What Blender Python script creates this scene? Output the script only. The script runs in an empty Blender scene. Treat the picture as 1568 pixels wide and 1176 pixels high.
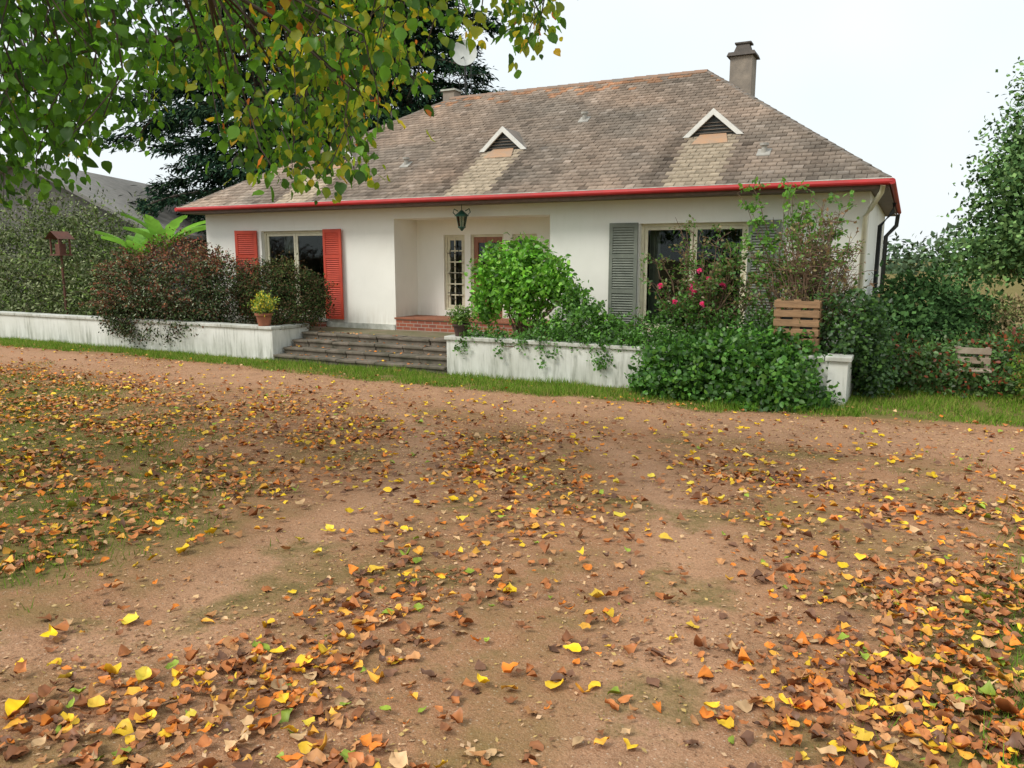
import bpy, math, random
import numpy as np
from mathutils import Vector
rng=np.random.default_rng(7); random.seed(7)
scene=bpy.context.scene
RAD=math.radians
# ------------------------------------------------------------ helpers
def link(ob,parent=None):
    scene.collection.objects.link(ob)
    if parent is not None: ob.parent=parent
    return ob
def empty(name):
    e=bpy.data.objects.new(name,None); scene.collection.objects.link(e); return e
def fast_mesh(name,V,F,mat,col=None,parent=None,smooth=False):
    V=np.asarray(V,dtype=np.float32); F=np.asarray(F,dtype=np.int32)
    me=bpy.data.meshes.new(name)
    me.vertices.add(len(V)); me.vertices.foreach_set('co',V.ravel())
    k=F.shape[1]
    me.loops.add(F.size); me.loops.foreach_set('vertex_index',F.ravel())
    me.polygons.add(len(F))
    me.polygons.foreach_set('loop_start',np.arange(0,F.size,k,dtype=np.int32))
    me.polygons.foreach_set('loop_total',np.full(len(F),k,dtype=np.int32))
    if smooth: me.polygons.foreach_set('use_smooth',np.ones(len(F),dtype=bool))
    me.update(calc_edges=True)
    if col is not None:
        a=me.color_attributes.new('Col','FLOAT_COLOR','POINT')
        c=np.ones((len(V),4),dtype=np.float32); c[:,:3]=col
        a.data.foreach_set('color',c.ravel())
    me.materials.append(mat)
    return link(bpy.data.objects.new(name,me),parent)
class MB:
    def __init__(s): s.v=[]; s.f=[]
    def quad(s,*p):
        n=len(s.v); s.v+= [tuple(q) for q in p]; s.f.append(tuple(range(n,n+len(p))))
    def box(s,x0,x1,y0,y1,z0,z1,M=None):
        n=len(s.v)
        P=[(x0,y0,z0),(x1,y0,z0),(x1,y1,z0),(x0,y1,z0),(x0,y0,z1),(x1,y0,z1),(x1,y1,z1),(x0,y1,z1)]
        if M: P=[M(p) for p in P]
        s.v+=P
        for f in [(3,2,1,0),(4,5,6,7),(0,1,5,4),(1,2,6,5),(2,3,7,6),(3,0,4,7)]: s.f.append(tuple(n+i for i in f))
    def tube(s,pts,rad,k=10,cap=True):
        pts=[Vector(p) for p in pts]
        if not hasattr(rad,'__len__'): rad=[rad]*len(pts)
        n0=len(s.v)
        for i,p in enumerate(pts):
            d=(pts[min(i+1,len(pts)-1)]-pts[max(i-1,0)]).normalized()
            up=Vector((0,0,1)) if abs(d.z)<.9 else Vector((1,0,0))
            a=d.cross(up).normalized(); b=d.cross(a)
            for j in range(k):
                t=2*math.pi*j/k
                s.v.append(tuple(p+(a*math.cos(t)+b*math.sin(t))*rad[i]))
        for i in range(len(pts)-1):
            for j in range(k):
                j2=(j+1)%k
                s.f.append((n0+i*k+j,n0+i*k+j2,n0+(i+1)*k+j2,n0+(i+1)*k+j))
        if cap:
            s.f.append(tuple(n0+j for j in range(k)))
            s.f.append(tuple(n0+(len(pts)-1)*k+j for j in range(k)))
    def obj(s,name,mat,parent=None,bevel=0,smooth=False):
        me=bpy.data.meshes.new(name); me.from_pydata(s.v,[],s.f); me.update()
        me.materials.append(mat)
        if smooth:
            me.polygons.foreach_set('use_smooth',np.ones(len(me.polygons),dtype=bool))
        ob=link(bpy.data.objects.new(name,me),parent)
        if bevel:
            m=ob.modifiers.new('b','BEVEL'); m.width=bevel; m.segments=2; m.limit_method='ANGLE'
        return ob
TAB=rng.random((256,256))
def vn(x,y,seed=0):
    x=np.asarray(x,float)+seed*17.31; y=np.asarray(y,float)+seed*9.77
    xi=np.floor(x).astype(int); yi=np.floor(y).astype(int)
    fx=x-xi; fy=y-yi; fx=fx*fx*(3-2*fx); fy=fy*fy*(3-2*fy)
    a=TAB[xi%256,yi%256]; b=TAB[(xi+1)%256,yi%256]; c=TAB[xi%256,(yi+1)%256]; d=TAB[(xi+1)%256,(yi+1)%256]
    return (a*(1-fx)+b*fx)*(1-fy)+(c*(1-fx)+d*fx)*fy
def fbm(x,y,seed=0,o=4):
    r=0;am=.5;t=0
    for i in range(o):
        r=r+am*vn(np.asarray(x)*2**i,np.asarray(y)*2**i,seed+i); t+=am; am*=.5
    return r/t
def sstep(a,b,x):
    t=np.clip((np.asarray(x,float)-a)/(b-a),0,1); return t*t*(3-2*t)
# ------------------------------------------------------------ materials
def new_mat(name):
    m=bpy.data.materials.new(name); m.use_nodes=True
    nt=m.node_tree; return m,nt,nt.nodes['Principled BSDF']
def ND(nt,t,ins=None,**kw):
    n=nt.nodes.new(t)
    for k,v in kw.items(): setattr(n,k,v)
    if ins:
        for k,v in ins.items(): n.inputs[k].default_value=v
    return n
def mixc(nt,fac,a,b,blend='MIX'):
    n=nt.nodes.new('ShaderNodeMix'); n.data_type='RGBA'; n.blend_type=blend
    for i,v in ((0,fac),(6,a),(7,b)):
        if isinstance(v,(int,float)): n.inputs[i].default_value=v
        elif isinstance(v,tuple): n.inputs[i].default_value=(*v,1)
        else: nt.links.new(v,n.inputs[i])
    return n.outputs[2]
def ramp(nt,src,p0,p1,c0=0.,c1=1.):
    r=ND(nt,'ShaderNodeMapRange',{1:p0,2:p1,3:c0,4:c1}); nt.links.new(src,r.inputs[0]); return r.outputs[0]
def coords(nt,scale=(1,1,1)):
    tc=ND(nt,'ShaderNodeTexCoord'); mp=ND(nt,'ShaderNodeMapping'); mp.inputs['Scale'].default_value=scale
    nt.links.new(tc.outputs['Object'],mp.inputs[0]); return mp.outputs[0]
def noise(nt,vec,scale,detail=4,rough=.6):
    n=ND(nt,'ShaderNodeTexNoise',{'Scale':scale,'Detail':detail,'Roughness':rough}); nt.links.new(vec,n.inputs['Vector']); return n.outputs[0]
def bump(nt,b,h,strength,dist=.02):
    n=ND(nt,'ShaderNodeBump',{'Strength':strength,'Distance':dist}); nt.links.new(h,n.inputs['Height']); nt.links.new(n.outputs[0],b.inputs['Normal'])
def mat_noise(name,c1,c2,scale=4,rough=.7,bmp=.2,stretch=(1,1,1),metal=0,bscale=None,spec=.5):
    m,nt,b=new_mat(name); v=coords(nt,stretch)
    n=noise(nt,v,scale); f=ramp(nt,n,.32,.68)
    nt.links.new(mixc(nt,f,c1,c2),b.inputs['Base Color'])
    b.inputs['Roughness'].default_value=rough; b.inputs['Metallic'].default_value=metal
    b.inputs['Specular IOR Level'].default_value=spec
    if bmp: bump(nt,b,noise(nt,v,bscale or scale*12,2),bmp,.01)
    return m
def mat_leaf(name,trans=.3,gloss=.04,bright=1.):
    m,nt,b=new_mat(name); nt.nodes.remove(b)
    a=ND(nt,'ShaderNodeAttribute',attribute_name='Col'); out=nt.nodes['Material Output']
    d=ND(nt,'ShaderNodeBsdfDiffuse'); nt.links.new(a.outputs['Color'],d.inputs['Color']); cur=d.outputs[0]
    if bright!=1:
        vb=ND(nt,'ShaderNodeVectorMath',operation='SCALE'); nt.links.new(a.outputs['Color'],vb.inputs[0]); vb.inputs['Scale'].default_value=bright; nt.links.new(vb.outputs[0],d.inputs['Color'])
    if trans>0:
        t=ND(nt,'ShaderNodeBsdfTranslucent')
        vm=ND(nt,'ShaderNodeVectorMath',operation='SCALE'); nt.links.new(a.outputs['Color'],vm.inputs[0]); vm.inputs['Scale'].default_value=1.5*bright
        nt.links.new(vm.outputs[0],t.inputs['Color'])
        mx=ND(nt,'ShaderNodeMixShader',{0:trans})
        nt.links.new(cur,mx.inputs[1]); nt.links.new(t.outputs[0],mx.inputs[2]); cur=mx.outputs[0]
    if gloss>0:
        g=ND(nt,'ShaderNodeBsdfGlossy',{'Roughness':.45,'Color':(1,1,1,1)}); mx=ND(nt,'ShaderNodeMixShader',{0:gloss})
        nt.links.new(cur,mx.inputs[1]); nt.links.new(g.outputs[0],mx.inputs[2]); cur=mx.outputs[0]
    nt.links.new(cur,out.inputs[0])
    return m
def mat_wall(name,c1,c2,dirt,z0,z1,streak=.5):
    m,nt,b=new_mat(name); v=coords(nt); vs=coords(nt,(3,3,.35))
    base=mixc(nt,ramp(nt,noise(nt,v,1.3,3),.35,.65),c1,c2)
    sx=ND(nt,'ShaderNodeSeparateXYZ'); nt.links.new(v,sx.inputs[0])
    lo=ramp(nt,sx.outputs['Z'],z0,z1,1,0)
    nn=noise(nt,vs,2.6,5,.7); ns=ramp(nt,nn,.38,.72)
    mm=ND(nt,'ShaderNodeMath',operation='MULTIPLY'); nt.links.new(lo,mm.inputs[0]); nt.links.new(ns,mm.inputs[1])
    c=mixc(nt,mm.outputs[0],base,dirt)
    st=ramp(nt,nn,.55,.85,0,streak)
    c=mixc(nt,st,c,tuple(x*.8 for x in dirt))
    nt.links.new(c,b.inputs['Base Color']); b.inputs['Roughness'].default_value=.85
    b.inputs['Specular IOR Level'].default_value=.2
    bump(nt,b,noise(nt,v,70,2),.25,.006)
    return m
M_wall=mat_wall('wall_render',(.90,.88,.80),(.86,.84,.76),(.60,.55,.45),.6,1.25,.12)
M_ret=mat_wall('painted_masonry',(.76,.76,.70),(.64,.64,.57),(.20,.21,.15),-.1,.62,.75)
M_cap=mat_noise('cap_stone',(.62,.62,.55),(.34,.34,.28),5,.85,.3)
M_red=mat_noise('red_paint',(.50,.02,.02),(.38,.02,.02),3,.55,.05)
M_shred=mat_noise('orange_red_shutter_paint',(.60,.07,.03),(.46,.05,.025),3,.65,.1)
M_shgrey=mat_noise('grey_green_shutter_paint',(.21,.225,.18),(.14,.155,.125),4,.7,.1)
M_cream=mat_noise('cream_frame_paint',(.74,.69,.50),(.60,.55,.40),5,.5,.05)
M_white=mat_noise('white_paint',(.82,.80,.74),(.66,.65,.60),5,.55,.05)
M_soffit=mat_noise('brown_soffit',(.16,.10,.07),(.10,.065,.045),6,.6,.1)
M_wood=mat_noise('door_wood',(.34,.13,.06),(.20,.07,.035),5,.45,.15,(6,6,.6))
M_crate=mat_noise('crate_wood',(.38,.22,.11),(.22,.13,.065),5,.75,.2,(1,6,6))
M_iron=mat_noise('dark_iron',(.03,.035,.035),(.05,.05,.045),9,.5,.1,metal=.3)
M_green=mat_noise('lantern_green',(.02,.10,.06),(.03,.07,.05),9,.4,.1,metal=.4)
M_chim=mat_noise('chimney_render',(.34,.28,.22),(.20,.17,.14),3,.9,.3)
M_stone=mat_noise('step_stone',(.21,.17,.13),(.075,.07,.045),3.2,.9,.5,bscale=30)
M_paving=mat_noise('terrace_paving',(.24,.18,.12),(.12,.13,.05),2.5,.9,.4)
M_bark=mat_noise('bark',(.11,.08,.06),(.05,.04,.03),8,.95,.6,(1,1,.3))
M_twig=mat_noise('twig_bark',(.22,.14,.085),(.13,.085,.055),8,.9,0)
M_terra=mat_noise('terracotta',(.34,.12,.06),(.22,.09,.05),8,.8,.2)
M_metalroof=mat_noise('barn_sheet',(.15,.14,.13),(.22,.20,.18),2,.6,.1)
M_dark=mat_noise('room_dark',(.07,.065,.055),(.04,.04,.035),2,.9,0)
M_curt=mat_noise('curtain_cloth',(.60,.58,.50),(.5,.48,.42),6,.9,0)
M_dish=mat_noise('dish_grey',(.50,.51,.47),(.38,.40,.37),4,.6,.05)
M_leaf=mat_leaf('leaf',.35,.03,1.12); M_far=mat_leaf('leaf_far',0,0,1.3); M_needle=mat_leaf('needle',0,0,1.1); M_litter=mat_leaf('leaf_litter',0,.02,1.05)
M_grass=mat_leaf('grass_blade',.3,0,1.0)
def mat_brick():
    m,nt,b=new_mat('brick'); tc=ND(nt,'ShaderNodeTexCoord'); s=ND(nt,'ShaderNodeSeparateXYZ'); c=ND(nt,'ShaderNodeCombineXYZ')
    nt.links.new(tc.outputs['Object'],s.inputs[0]); nt.links.new(s.outputs[0],c.inputs[0]); nt.links.new(s.outputs[2],c.inputs[1])
    br=ND(nt,'ShaderNodeTexBrick',{'Color1':(.36,.10,.05,1),'Color2':(.24,.065,.04,1),'Mortar':(.35,.3,.24,1),'Scale':1,'Brick Width':.22,'Row Height':.085,'Mortar Size':.008})
    nt.links.new(c.outputs[0],br.inputs[0]); nt.links.new(br.outputs[0],b.inputs['Base Color']); b.inputs['Roughness'].default_value=.85
    bump(nt,b,br.outputs[1],-.4,.01); return m
M_brick=mat_brick()
def mat_glass():
    m,nt,b=new_mat('window_glass'); nt.nodes.remove(b)
    t=ND(nt,'ShaderNodeBsdfTransparent',{0:(.62,.70,.66,1)}); g=ND(nt,'ShaderNodeBsdfGlossy',{'Roughness':.02,'Color':(.8,.88,.86,1)})
    f=ND(nt,'ShaderNodeFresnel',{0:1.5}); mx=ND(nt,'ShaderNodeMixShader')
    nt.links.new(f.outputs[0],mx.inputs[0]); nt.links.new(t.outputs[0],mx.inputs[1]); nt.links.new(g.outputs[0],mx.inputs[2])
    v=coords(nt); bn=ND(nt,'ShaderNodeBump',{'Strength':.08,'Distance':.05}); nt.links.new(noise(nt,v,1.5,1),bn.inputs['Height']); nt.links.new(bn.outputs[0],g.inputs['Normal'])
    nt.links.new(mx.outputs[0],nt.nodes['Material Output'].inputs[0]); return m
M_glass=mat_glass()
def mat_tile():
    m,nt,b=new_mat('roof_slate'); a=ND(nt,'ShaderNodeAttribute',attribute_name='Col'); v=coords(nt)
    n=ramp(nt,noise(nt,v,9,5,.7),.3,.75,.68,1.24)
    vm=ND(nt,'ShaderNodeVectorMath',operation='SCALE'); nt.links.new(a.outputs['Color'],vm.inputs[0]); nt.links.new(n,vm.inputs['Scale'])
    fine=noise(nt,v,34,3,.65); sp=ramp(nt,fine,.60,.72,0,.45)
    c=mixc(nt,sp,vm.outputs[0],(.46,.41,.32))
    ms=ramp(nt,noise(nt,coords(nt,(1.6,1.6,.5)),1.6,6,.75),.56,.72,0,.45); c=mixc(nt,ms,c,(.12,.105,.07))
    nt.links.new(c,b.inputs['Base Color']); b.inputs['Roughness'].default_value=.9; b.inputs['Specular IOR Level'].default_value=.12
    return m
M_tile=mat_tile()
# ------------------------------------------------------------ ground
def gz(x,y):
    x=np.asarray(x,float); y=np.asarray(y,float)
    base=.6-.05*np.clip(y,0,12)
    base=np.where(y>11,.05*(1-sstep(11,13.2,y)),base)
    near=np.exp(-((x+6)/25)**2-((y-6)/20)**2)
    return base+near*(.05*(fbm(x*.5,y*.5,3,2)-.5)+.02*(fbm(x*2,y*2,5,2)-.5))
LG=np.array([(-3.8,-3),(-3.9,2.2),(-4.4,3.3),(-5.6,5.6),(-8.6,7.4),(-12.4,8.8),(-18,9.8),(-60,11.2)])
def grass_mask(x,y,moss=True):
    x=np.asarray(x,float); y=np.asarray(y,float)
    w=(fbm(x*.9,y*.9,11,5)-.5)*3.0
    lx=np.interp(x,LG[::-1,0],LG[::-1,1]); left=np.where(x<-3.85,lx-y,-1)
    left=np.where((y<2.2),-3.9-x,left)
    m1=sstep(-.9,1.9,left+w)*sstep(.14,.50,fbm(x*.8+5,y*.8,21,5))
    rx=np.interp(y,[0,2.8,4,5.4,7.9,9.5,10.5],[-.2,.05,.3,.55,1.15,2.2,6]); m2=sstep(-.45,.45,x-rx+w*.3)
    yb=np.interp(x,[-30,-14,-8,-1,.5,20],[12.5,12.4,12.1,12.25,12.7,13.0]); m3=sstep(-.3,.35,y-yb+w*.4)
    far=sstep(20,30,np.hypot(x+6,y-6))
    pt=sstep(.58,.74,fbm(x*1.3+3,y*1.3,91,5))*.6*(y<9.5)*moss
    return np.clip(np.maximum.reduce([m1,m2,m3,far,pt]),0,1)
def axis(lo,a,b,hi,step,n):
    left=a-(np.geomspace(1,1+abs(lo-a),n)[::-1]-1); right=b+(np.geomspace(1,1+abs(hi-b),n)-1)
    return np.unique(np.concatenate([left,np.arange(a,b,step),right]))
gx=axis(-700,-27,7,700,.12,40); gy=axis(-600,-3,15,900,.12,40)
GX,GY=np.meshgrid(gx,gy,indexing='ij')
GV=np.stack([GX,GY,gz(GX,GY)],-1).reshape(-1,3)
nx,ny=len(gx),len(gy)
I=(np.arange(nx-1)[:,None]*ny+np.arange(ny-1)[None,:]).ravel()
GF=np.stack([I,I+ny,I+ny+1,I+1],1)
gm=grass_mask(GV[:,0],GV[:,1])
def track(x,y):
    x=np.asarray(x,float);y=np.asarray(y,float)
    t1=np.exp(-((x-np.interp(y,[1,2.5,3.2,5.3,8,11],[-5,-3.2,-3.6,-3.9,-5.2,-9]))/.36)**2)
    t2=np.exp(-((x-np.interp(y,[1,2.5,4,6,8,10],[-.7,-.75,-.95,-1.5,-2.6,-5]))/.34)**2)
    t3=sstep(9.4,10.6,y)*(1-sstep(11.6,12.4,y))*.8
    return np.clip(np.maximum.reduce([t1,t2,t3]),0,1)
tr=track(GV[:,0],GV[:,1])
GC=np.stack([gm,tr,fbm(GV[:,0]*.35,GV[:,1]*.35,31,3)],1)
def mat_ground():
    m,nt,b=new_mat('ground_dirt_and_grass'); a=ND(nt,'ShaderNodeAttribute',attribute_name='Col')
    s=ND(nt,'ShaderNodeSeparateColor'); nt.links.new(a.outputs['Color'],s.inputs[0]); v=coords(nt)
    n1=ramp(nt,noise(nt,v,1.0,6,.7),.33,.67); n2=ramp(nt,noise(nt,v,5,4,.7),.3,.7); n3=noise(nt,v,48,3,.7); n4=noise(nt,v,150,2,.75); n5=noise(nt,v,2.2,6,.75)
    d=mixc(nt,n1,(.42,.205,.098),(.26,.128,.065)); d=mixc(nt,ramp(nt,n2,0,1,0,.5),d,(.45,.24,.13))
    d=mixc(nt,ramp(nt,s.outputs[1],0,1,0,.6),d,(.54,.31,.185))
    d=mixc(nt,ramp(nt,n5,.50,.68,0,.6),d,(.20,.108,.06))
    d=mixc(nt,ramp(nt,n3,.44,.66,0,.6),d,(.21,.11,.055))
    d=mixc(nt,ramp(nt,n4,.50,.68,0,.65),d,(.58,.38,.24))
    vo=ND(nt,'ShaderNodeTexVoronoi',{'Scale':70.}); nt.links.new(v,vo.inputs[0])
    hs=ND(nt,'ShaderNodeSeparateColor'); nt.links.new(vo.outputs['Color'],hs.inputs[0])
    pm=ramp(nt,vo.outputs['Distance'],.25,.4,1,0)
    def pe(ch,lo,am,col,d):
        q=ND(nt,'ShaderNodeMath',operation='MULTIPLY'); nt.links.new(ramp(nt,hs.outputs[ch],lo,lo+.02,0,am),q.inputs[0]); nt.links.new(pm,q.inputs[1]); return mixc(nt,q.outputs[0],d,col)
    d=pe(0,.91,.7,(.60,.47,.35),d); d=pe(1,.91,.7,(.13,.08,.05),d)
    g=mixc(nt,n2,(.16,.165,.04),(.22,.145,.065)); g=mixc(nt,ramp(nt,n3,.4,.65,0,.6),g,(.09,.095,.025))
    e=ND(nt,'ShaderNodeMath',operation='ADD'); nt.links.new(s.outputs[0],e.inputs[0]); nt.links.new(ramp(nt,n2,0,1,-.4,.4),e.inputs[1])
    c=mixc(nt,ramp(nt,e.outputs[0],.2,.95),d,g)
    ms=ramp(nt,n1,.45,1,0,.65); ms2=ND(nt,'ShaderNodeMath',operation='MULTIPLY'); nt.links.new(ms,ms2.inputs[0]); nt.links.new(ramp(nt,s.outputs[1],0,.6,1,0),ms2.inputs[1])
    c=mixc(nt,ms2.outputs[0],c,(.22,.165,.055))
    nt.links.new(c,b.inputs['Base Color']); b.inputs['Roughness'].default_value=.95; b.inputs['Specular IOR Level'].default_value=.1
    ad=ND(nt,'ShaderNodeMath',operation='ADD'); nt.links.new(n3,ad.inputs[0]); nt.links.new(noise(nt,v,9,2,.6),ad.inputs[1])
    bump(nt,b,ad.outputs[0],.75,.018); return m
fast_mesh('ground',GV,GF,mat_ground(),GC,smooth=True)
# ------------------------------------------------------------ house
house=empty('white_house')
def wallquads(mb,x0,x1,z0,z1,y,ops,depth):
    xs=sorted({x0,x1,*[o[0] for o in ops],*[o[1] for o in ops]}); zs=sorted({z0,z1,*[o[2] for o in ops],*[o[3] for o in ops]})
    for i in range(len(xs)-1):
        for j in range(len(zs)-1):
            cx=(xs[i]+xs[i+1])/2; cz=(zs[j]+zs[j+1])/2
            if any(o[0]<cx<o[1] and o[2]<cz<o[3] for o in ops): continue
            mb.quad((xs[i],y,zs[j]),(xs[i+1],y,zs[j]),(xs[i+1],y,zs[j+1]),(xs[i],y,zs[j+1]))
    for o in ops:
        d=o[4] if len(o)>4 else depth
        a,b_,c,e=o[:4]
        mb.quad((a,y,c),(a,y,e),(a,y+d,e),(a,y+d,c)); mb.quad((b_,y,c),(b_,y+d,c),(b_,y+d,e),(b_,y,e))
        mb.quad((a,y,e),(b_,y,e),(b_,y+d,e),(a,y+d,e)); mb.quad((a,y,c),(a,y+d,c),(b_,y+d,c),(b_,y,c))
HX0,HX1,HY0,HY1=-17.96,-.72,16.,25.5
w=MB()
LW=(-15.87,-13.67,.8,3.1); RW=(-5.12,-2.89,.8,3.1); PO=(-11.44,-7.2,.45,3.34,1.0)
wallquads(w,HX0,HX1,.4,3.62,HY0,[LW,RW,PO],.28)
S1=(-10.62,-10.0,1.05,2.96); DR=(-9.83,-8.9,.87,2.96); S2=(-8.66,-8.0,1.05,2.96)
wallquads(w,-11.44,-7.2,.45,3.34,17.0,[S1,DR,S2],.2)
w.quad((HX1,HY0,.0),(HX1,HY1,.0),(HX1,HY1,3.62),(HX1,HY0,3.62)); w.quad((HX0,HY0,0),(HX0,HY0,3.62),(HX0,HY1,3.62),(HX0,HY1,0))
w.quad((HX0,HY1,0),(HX0,HY1,3.62),(HX1,HY1,3.62),(HX1,HY1,0))
w.obj('walls',M_wall,house)
r=MB()
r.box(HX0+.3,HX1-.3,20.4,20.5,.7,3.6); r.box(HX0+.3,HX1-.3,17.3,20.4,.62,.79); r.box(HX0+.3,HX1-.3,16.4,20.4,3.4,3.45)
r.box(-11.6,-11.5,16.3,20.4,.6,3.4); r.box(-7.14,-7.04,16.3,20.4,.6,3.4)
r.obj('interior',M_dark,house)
c=MB()
def curtain(x0,x1,y,z0,z1):
    n=24
    for i in range(n):
        a=x0+(x1-x0)*i/n; b=x0+(x1-x0)*(i+1)/n
        ya=y+.04*math.sin(i*1.9); yb=y+.04*math.sin((i+1)*1.9)
        c.quad((a,ya,z0),(b,yb,z0),(b,yb,z1),(a,ya,z1))
curtain(-5.05,-4.82,16.5,.9,3.05); curtain(-3.15,-2.95,16.5,.9,3.05); curtain(-15.6,-15.2,16.6,2.5,3.05)
c.obj('curtains',M_curt,house)
p=MB(); p.box(-11.43,-7.21,15.98,16.995,.45,.86); p.obj('porch_brick_step',M_brick,house,.008)
p=MB(); p.box(-11.46,-7.18,15.95,16.99,.862,.905); p.obj('porch_floor_slab',M_terra,house,.006)
p=MB(); p.box(HX0-.03,-11.46,15.965,15.998,.55,.72); p.box(-7.18,HX1+.03,15.965,15.998,.55,.72); p.obj('plinth',M_cap,house)
fr=MB(); gl=MB()
def window(x0,x1,z0,z1,y,leaves=2,bars=0,bot=.12):
    t=.065
    fr.box(x0,x0+t,y,y+.08,z0,z1); fr.box(x1-t,x1,y,y+.08,z0,z1); fr.box(x0+t,x1-t,y,y+.08,z1-t,z1); fr.box(x0+t,x1-t,y,y+.08,z0,z0+t)
    a,b=x0+t,x1-t; W=(b-a)/leaves
    for i in range(leaves):
        l,rr=a+W*i+.004,a+W*(i+1)-.004; q=.07
        fr.box(l,l+q,y+.02,y+.07,z0+t,z1-t); fr.box(rr-q,rr,y+.02,y+.07,z0+t,z1-t)
        fr.box(l+q,rr-q,y+.022,y+.068,z1-t-q,z1-t); fr.box(l+q,rr-q,y+.022,y+.068,z0+t,z0+t+bot)
        gl.quad((l+q,y+.045,z0+t+bot),(rr-q,y+.045,z0+t+bot),(rr-q,y+.045,z1-t-q),(l+q,y+.045,z1-t-q))
window(*LW,16.12); window(*RW,16.12)
window(*S1,17.06,1,bot=.07); window(*S2,17.06,1,bot=.07)
fr.box(DR[0],DR[0]+.06,17.05,17.13,DR[2],DR[3]); fr.box(DR[1]-.06,DR[1],17.05,17.13,DR[2],DR[3]); fr.box(DR[0]+.06,DR[1]-.06,17.05,17.13,DR[3]-.06,DR[3])
fr.obj('window_frames',M_cream,house,.006); gl.obj('window_panes',M_glass,house)
ir=MB()
for S in (S1,S2):
    for k in range(1,6):
        z=S[2]+.12+(S[3]-S[2]-.24)*k/6; ir.box(S[0]+.07,S[1]-.07,17.03,17.055,z-.016,z+.016)
    x=(S[0]+S[1])/2; ir.box(x-.014,x+.014,17.028,17.053,S[2]+.08,S[3]-.08)
ir.obj('window_glazing_bars',M_cream,house)
ir=MB()
for S in (S1,S2):
    for k in range(3):
        zc=S[2]+.45+.5*k; xc=(S[0]+S[1])/2
        ir.tube([(xc+.14*math.cos(t*.5236),17.006,zc+.17*math.sin(t*.5236)) for t in range(13)],.009,5)
        ir.tube([(xc-.2,17.006,zc),(xc+.2,17.006,zc)],.008,5)
ir.obj('window_grilles',M_iron,house)
d=MB(); x0,x1,z0,z1=DR[0]+.06,DR[1]-.06,.91,DR[3]-.06
d.box(x0,x0+.12,17.07,17.12,z0,z1); d.box(x1-.12,x1,17.07,17.12,z0,z1); d.box(x0+.12,x1-.12,17.07,17.12,z1-.14,z1); d.box(x0+.12,x1-.12,17.07,17.12,z0,z0+.2); d.box(x0+.12,x1-.12,17.07,17.12,1.75,1.88)
d.box(x0+.12,x1-.12,17.09,17.11,z0+.2,1.75); d.box(x0+.18,x1-.18,17.075,17.09,z0+.27,1.68); xm=(x0+x1)/2; d.box(xm-.02,xm+.02,17.072,17.115,1.88,z1-.14)
d.tube([(x0+.06,17.0,1.75),(x0+.06,17.07,1.75)],.02,8)
d.obj('front_door',M_wood,house,.006)
g=MB(); g.quad((x0+.12,17.1,1.88),(x1-.12,17.1,1.88),(x1-.12,17.1,z1-.14),(x0+.12,17.1,z1-.14)); g.obj('door_glass',M_glass,house)
s=MB(); s.box(-15.95,-13.6,15.90,16.12,.73,.8); s.box(-5.2,-2.8,15.90,16.12,.73,.8); s.obj('window_sills',M_cap,house,.01)
s=MB(); s.box(-15.95,-13.6,15.7,15.9,.55,.70); s.obj('window_step',M_brick,house,.01)
def shutter(mb,hx,hz0,hz1,wd,ang,side,y=15.96):
    ca,sa=math.cos(ang),math.sin(ang)
    def M(p):
        x,yy,z=p; x*=side
        return (hx+x*ca, y - abs(x)*sa + yy, z)
    t=.075
    mb.box(0,t,-.035,0,hz0,hz1,M); mb.box(wd-t,wd,-.035,0,hz0,hz1,M)
    for z in (hz0,hz0+(hz1-hz0)*.36,hz0+(hz1-hz0)*.68,hz1-.09): mb.box(t,wd-t,-.034,-.001,z,z+.09,M)
    mb.box(t,wd-t,-.006,-.002,hz0+.02,hz1-.02,M)
    n=int((hz1-hz0)/.055); tl=.016
    for i in range(n):
        z=hz0+.04+i*(hz1-hz0-.06)/n
        P=[(t,-.032,z-tl),(wd-t,-.032,z-tl),(wd-t,-.008,z+tl),(t,-.008,z+tl)]
        P2=[(a,b,cc+.009) for a,b,cc in P]
        n0=len(mb.v); mb.v+=[M(q) for q in P+P2]
        for f in [(0,1,2,3),(7,6,5,4),(0,4,5,1),(1,5,6,2),(2,6,7,3),(3,7,4,0)]: mb.f.append(tuple(n0+k for k in f))
s=MB(); shutter(s,-13.65,.8,3.12,.62,.06,1); s.obj('red_shutter_right',M_shred,house)
s=MB(); shutter(s,-15.98,.8,3.12,.62,.35,-1); s.obj('red_shutter_left',M_shred,house)
s=MB(); shutter(s,-5.14,.8,3.12,.62,.05,-1); shutter(s,-2.87,.8,3.12,.62,.05,1); s.obj('grey_shutters',M_shgrey,house)
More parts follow.
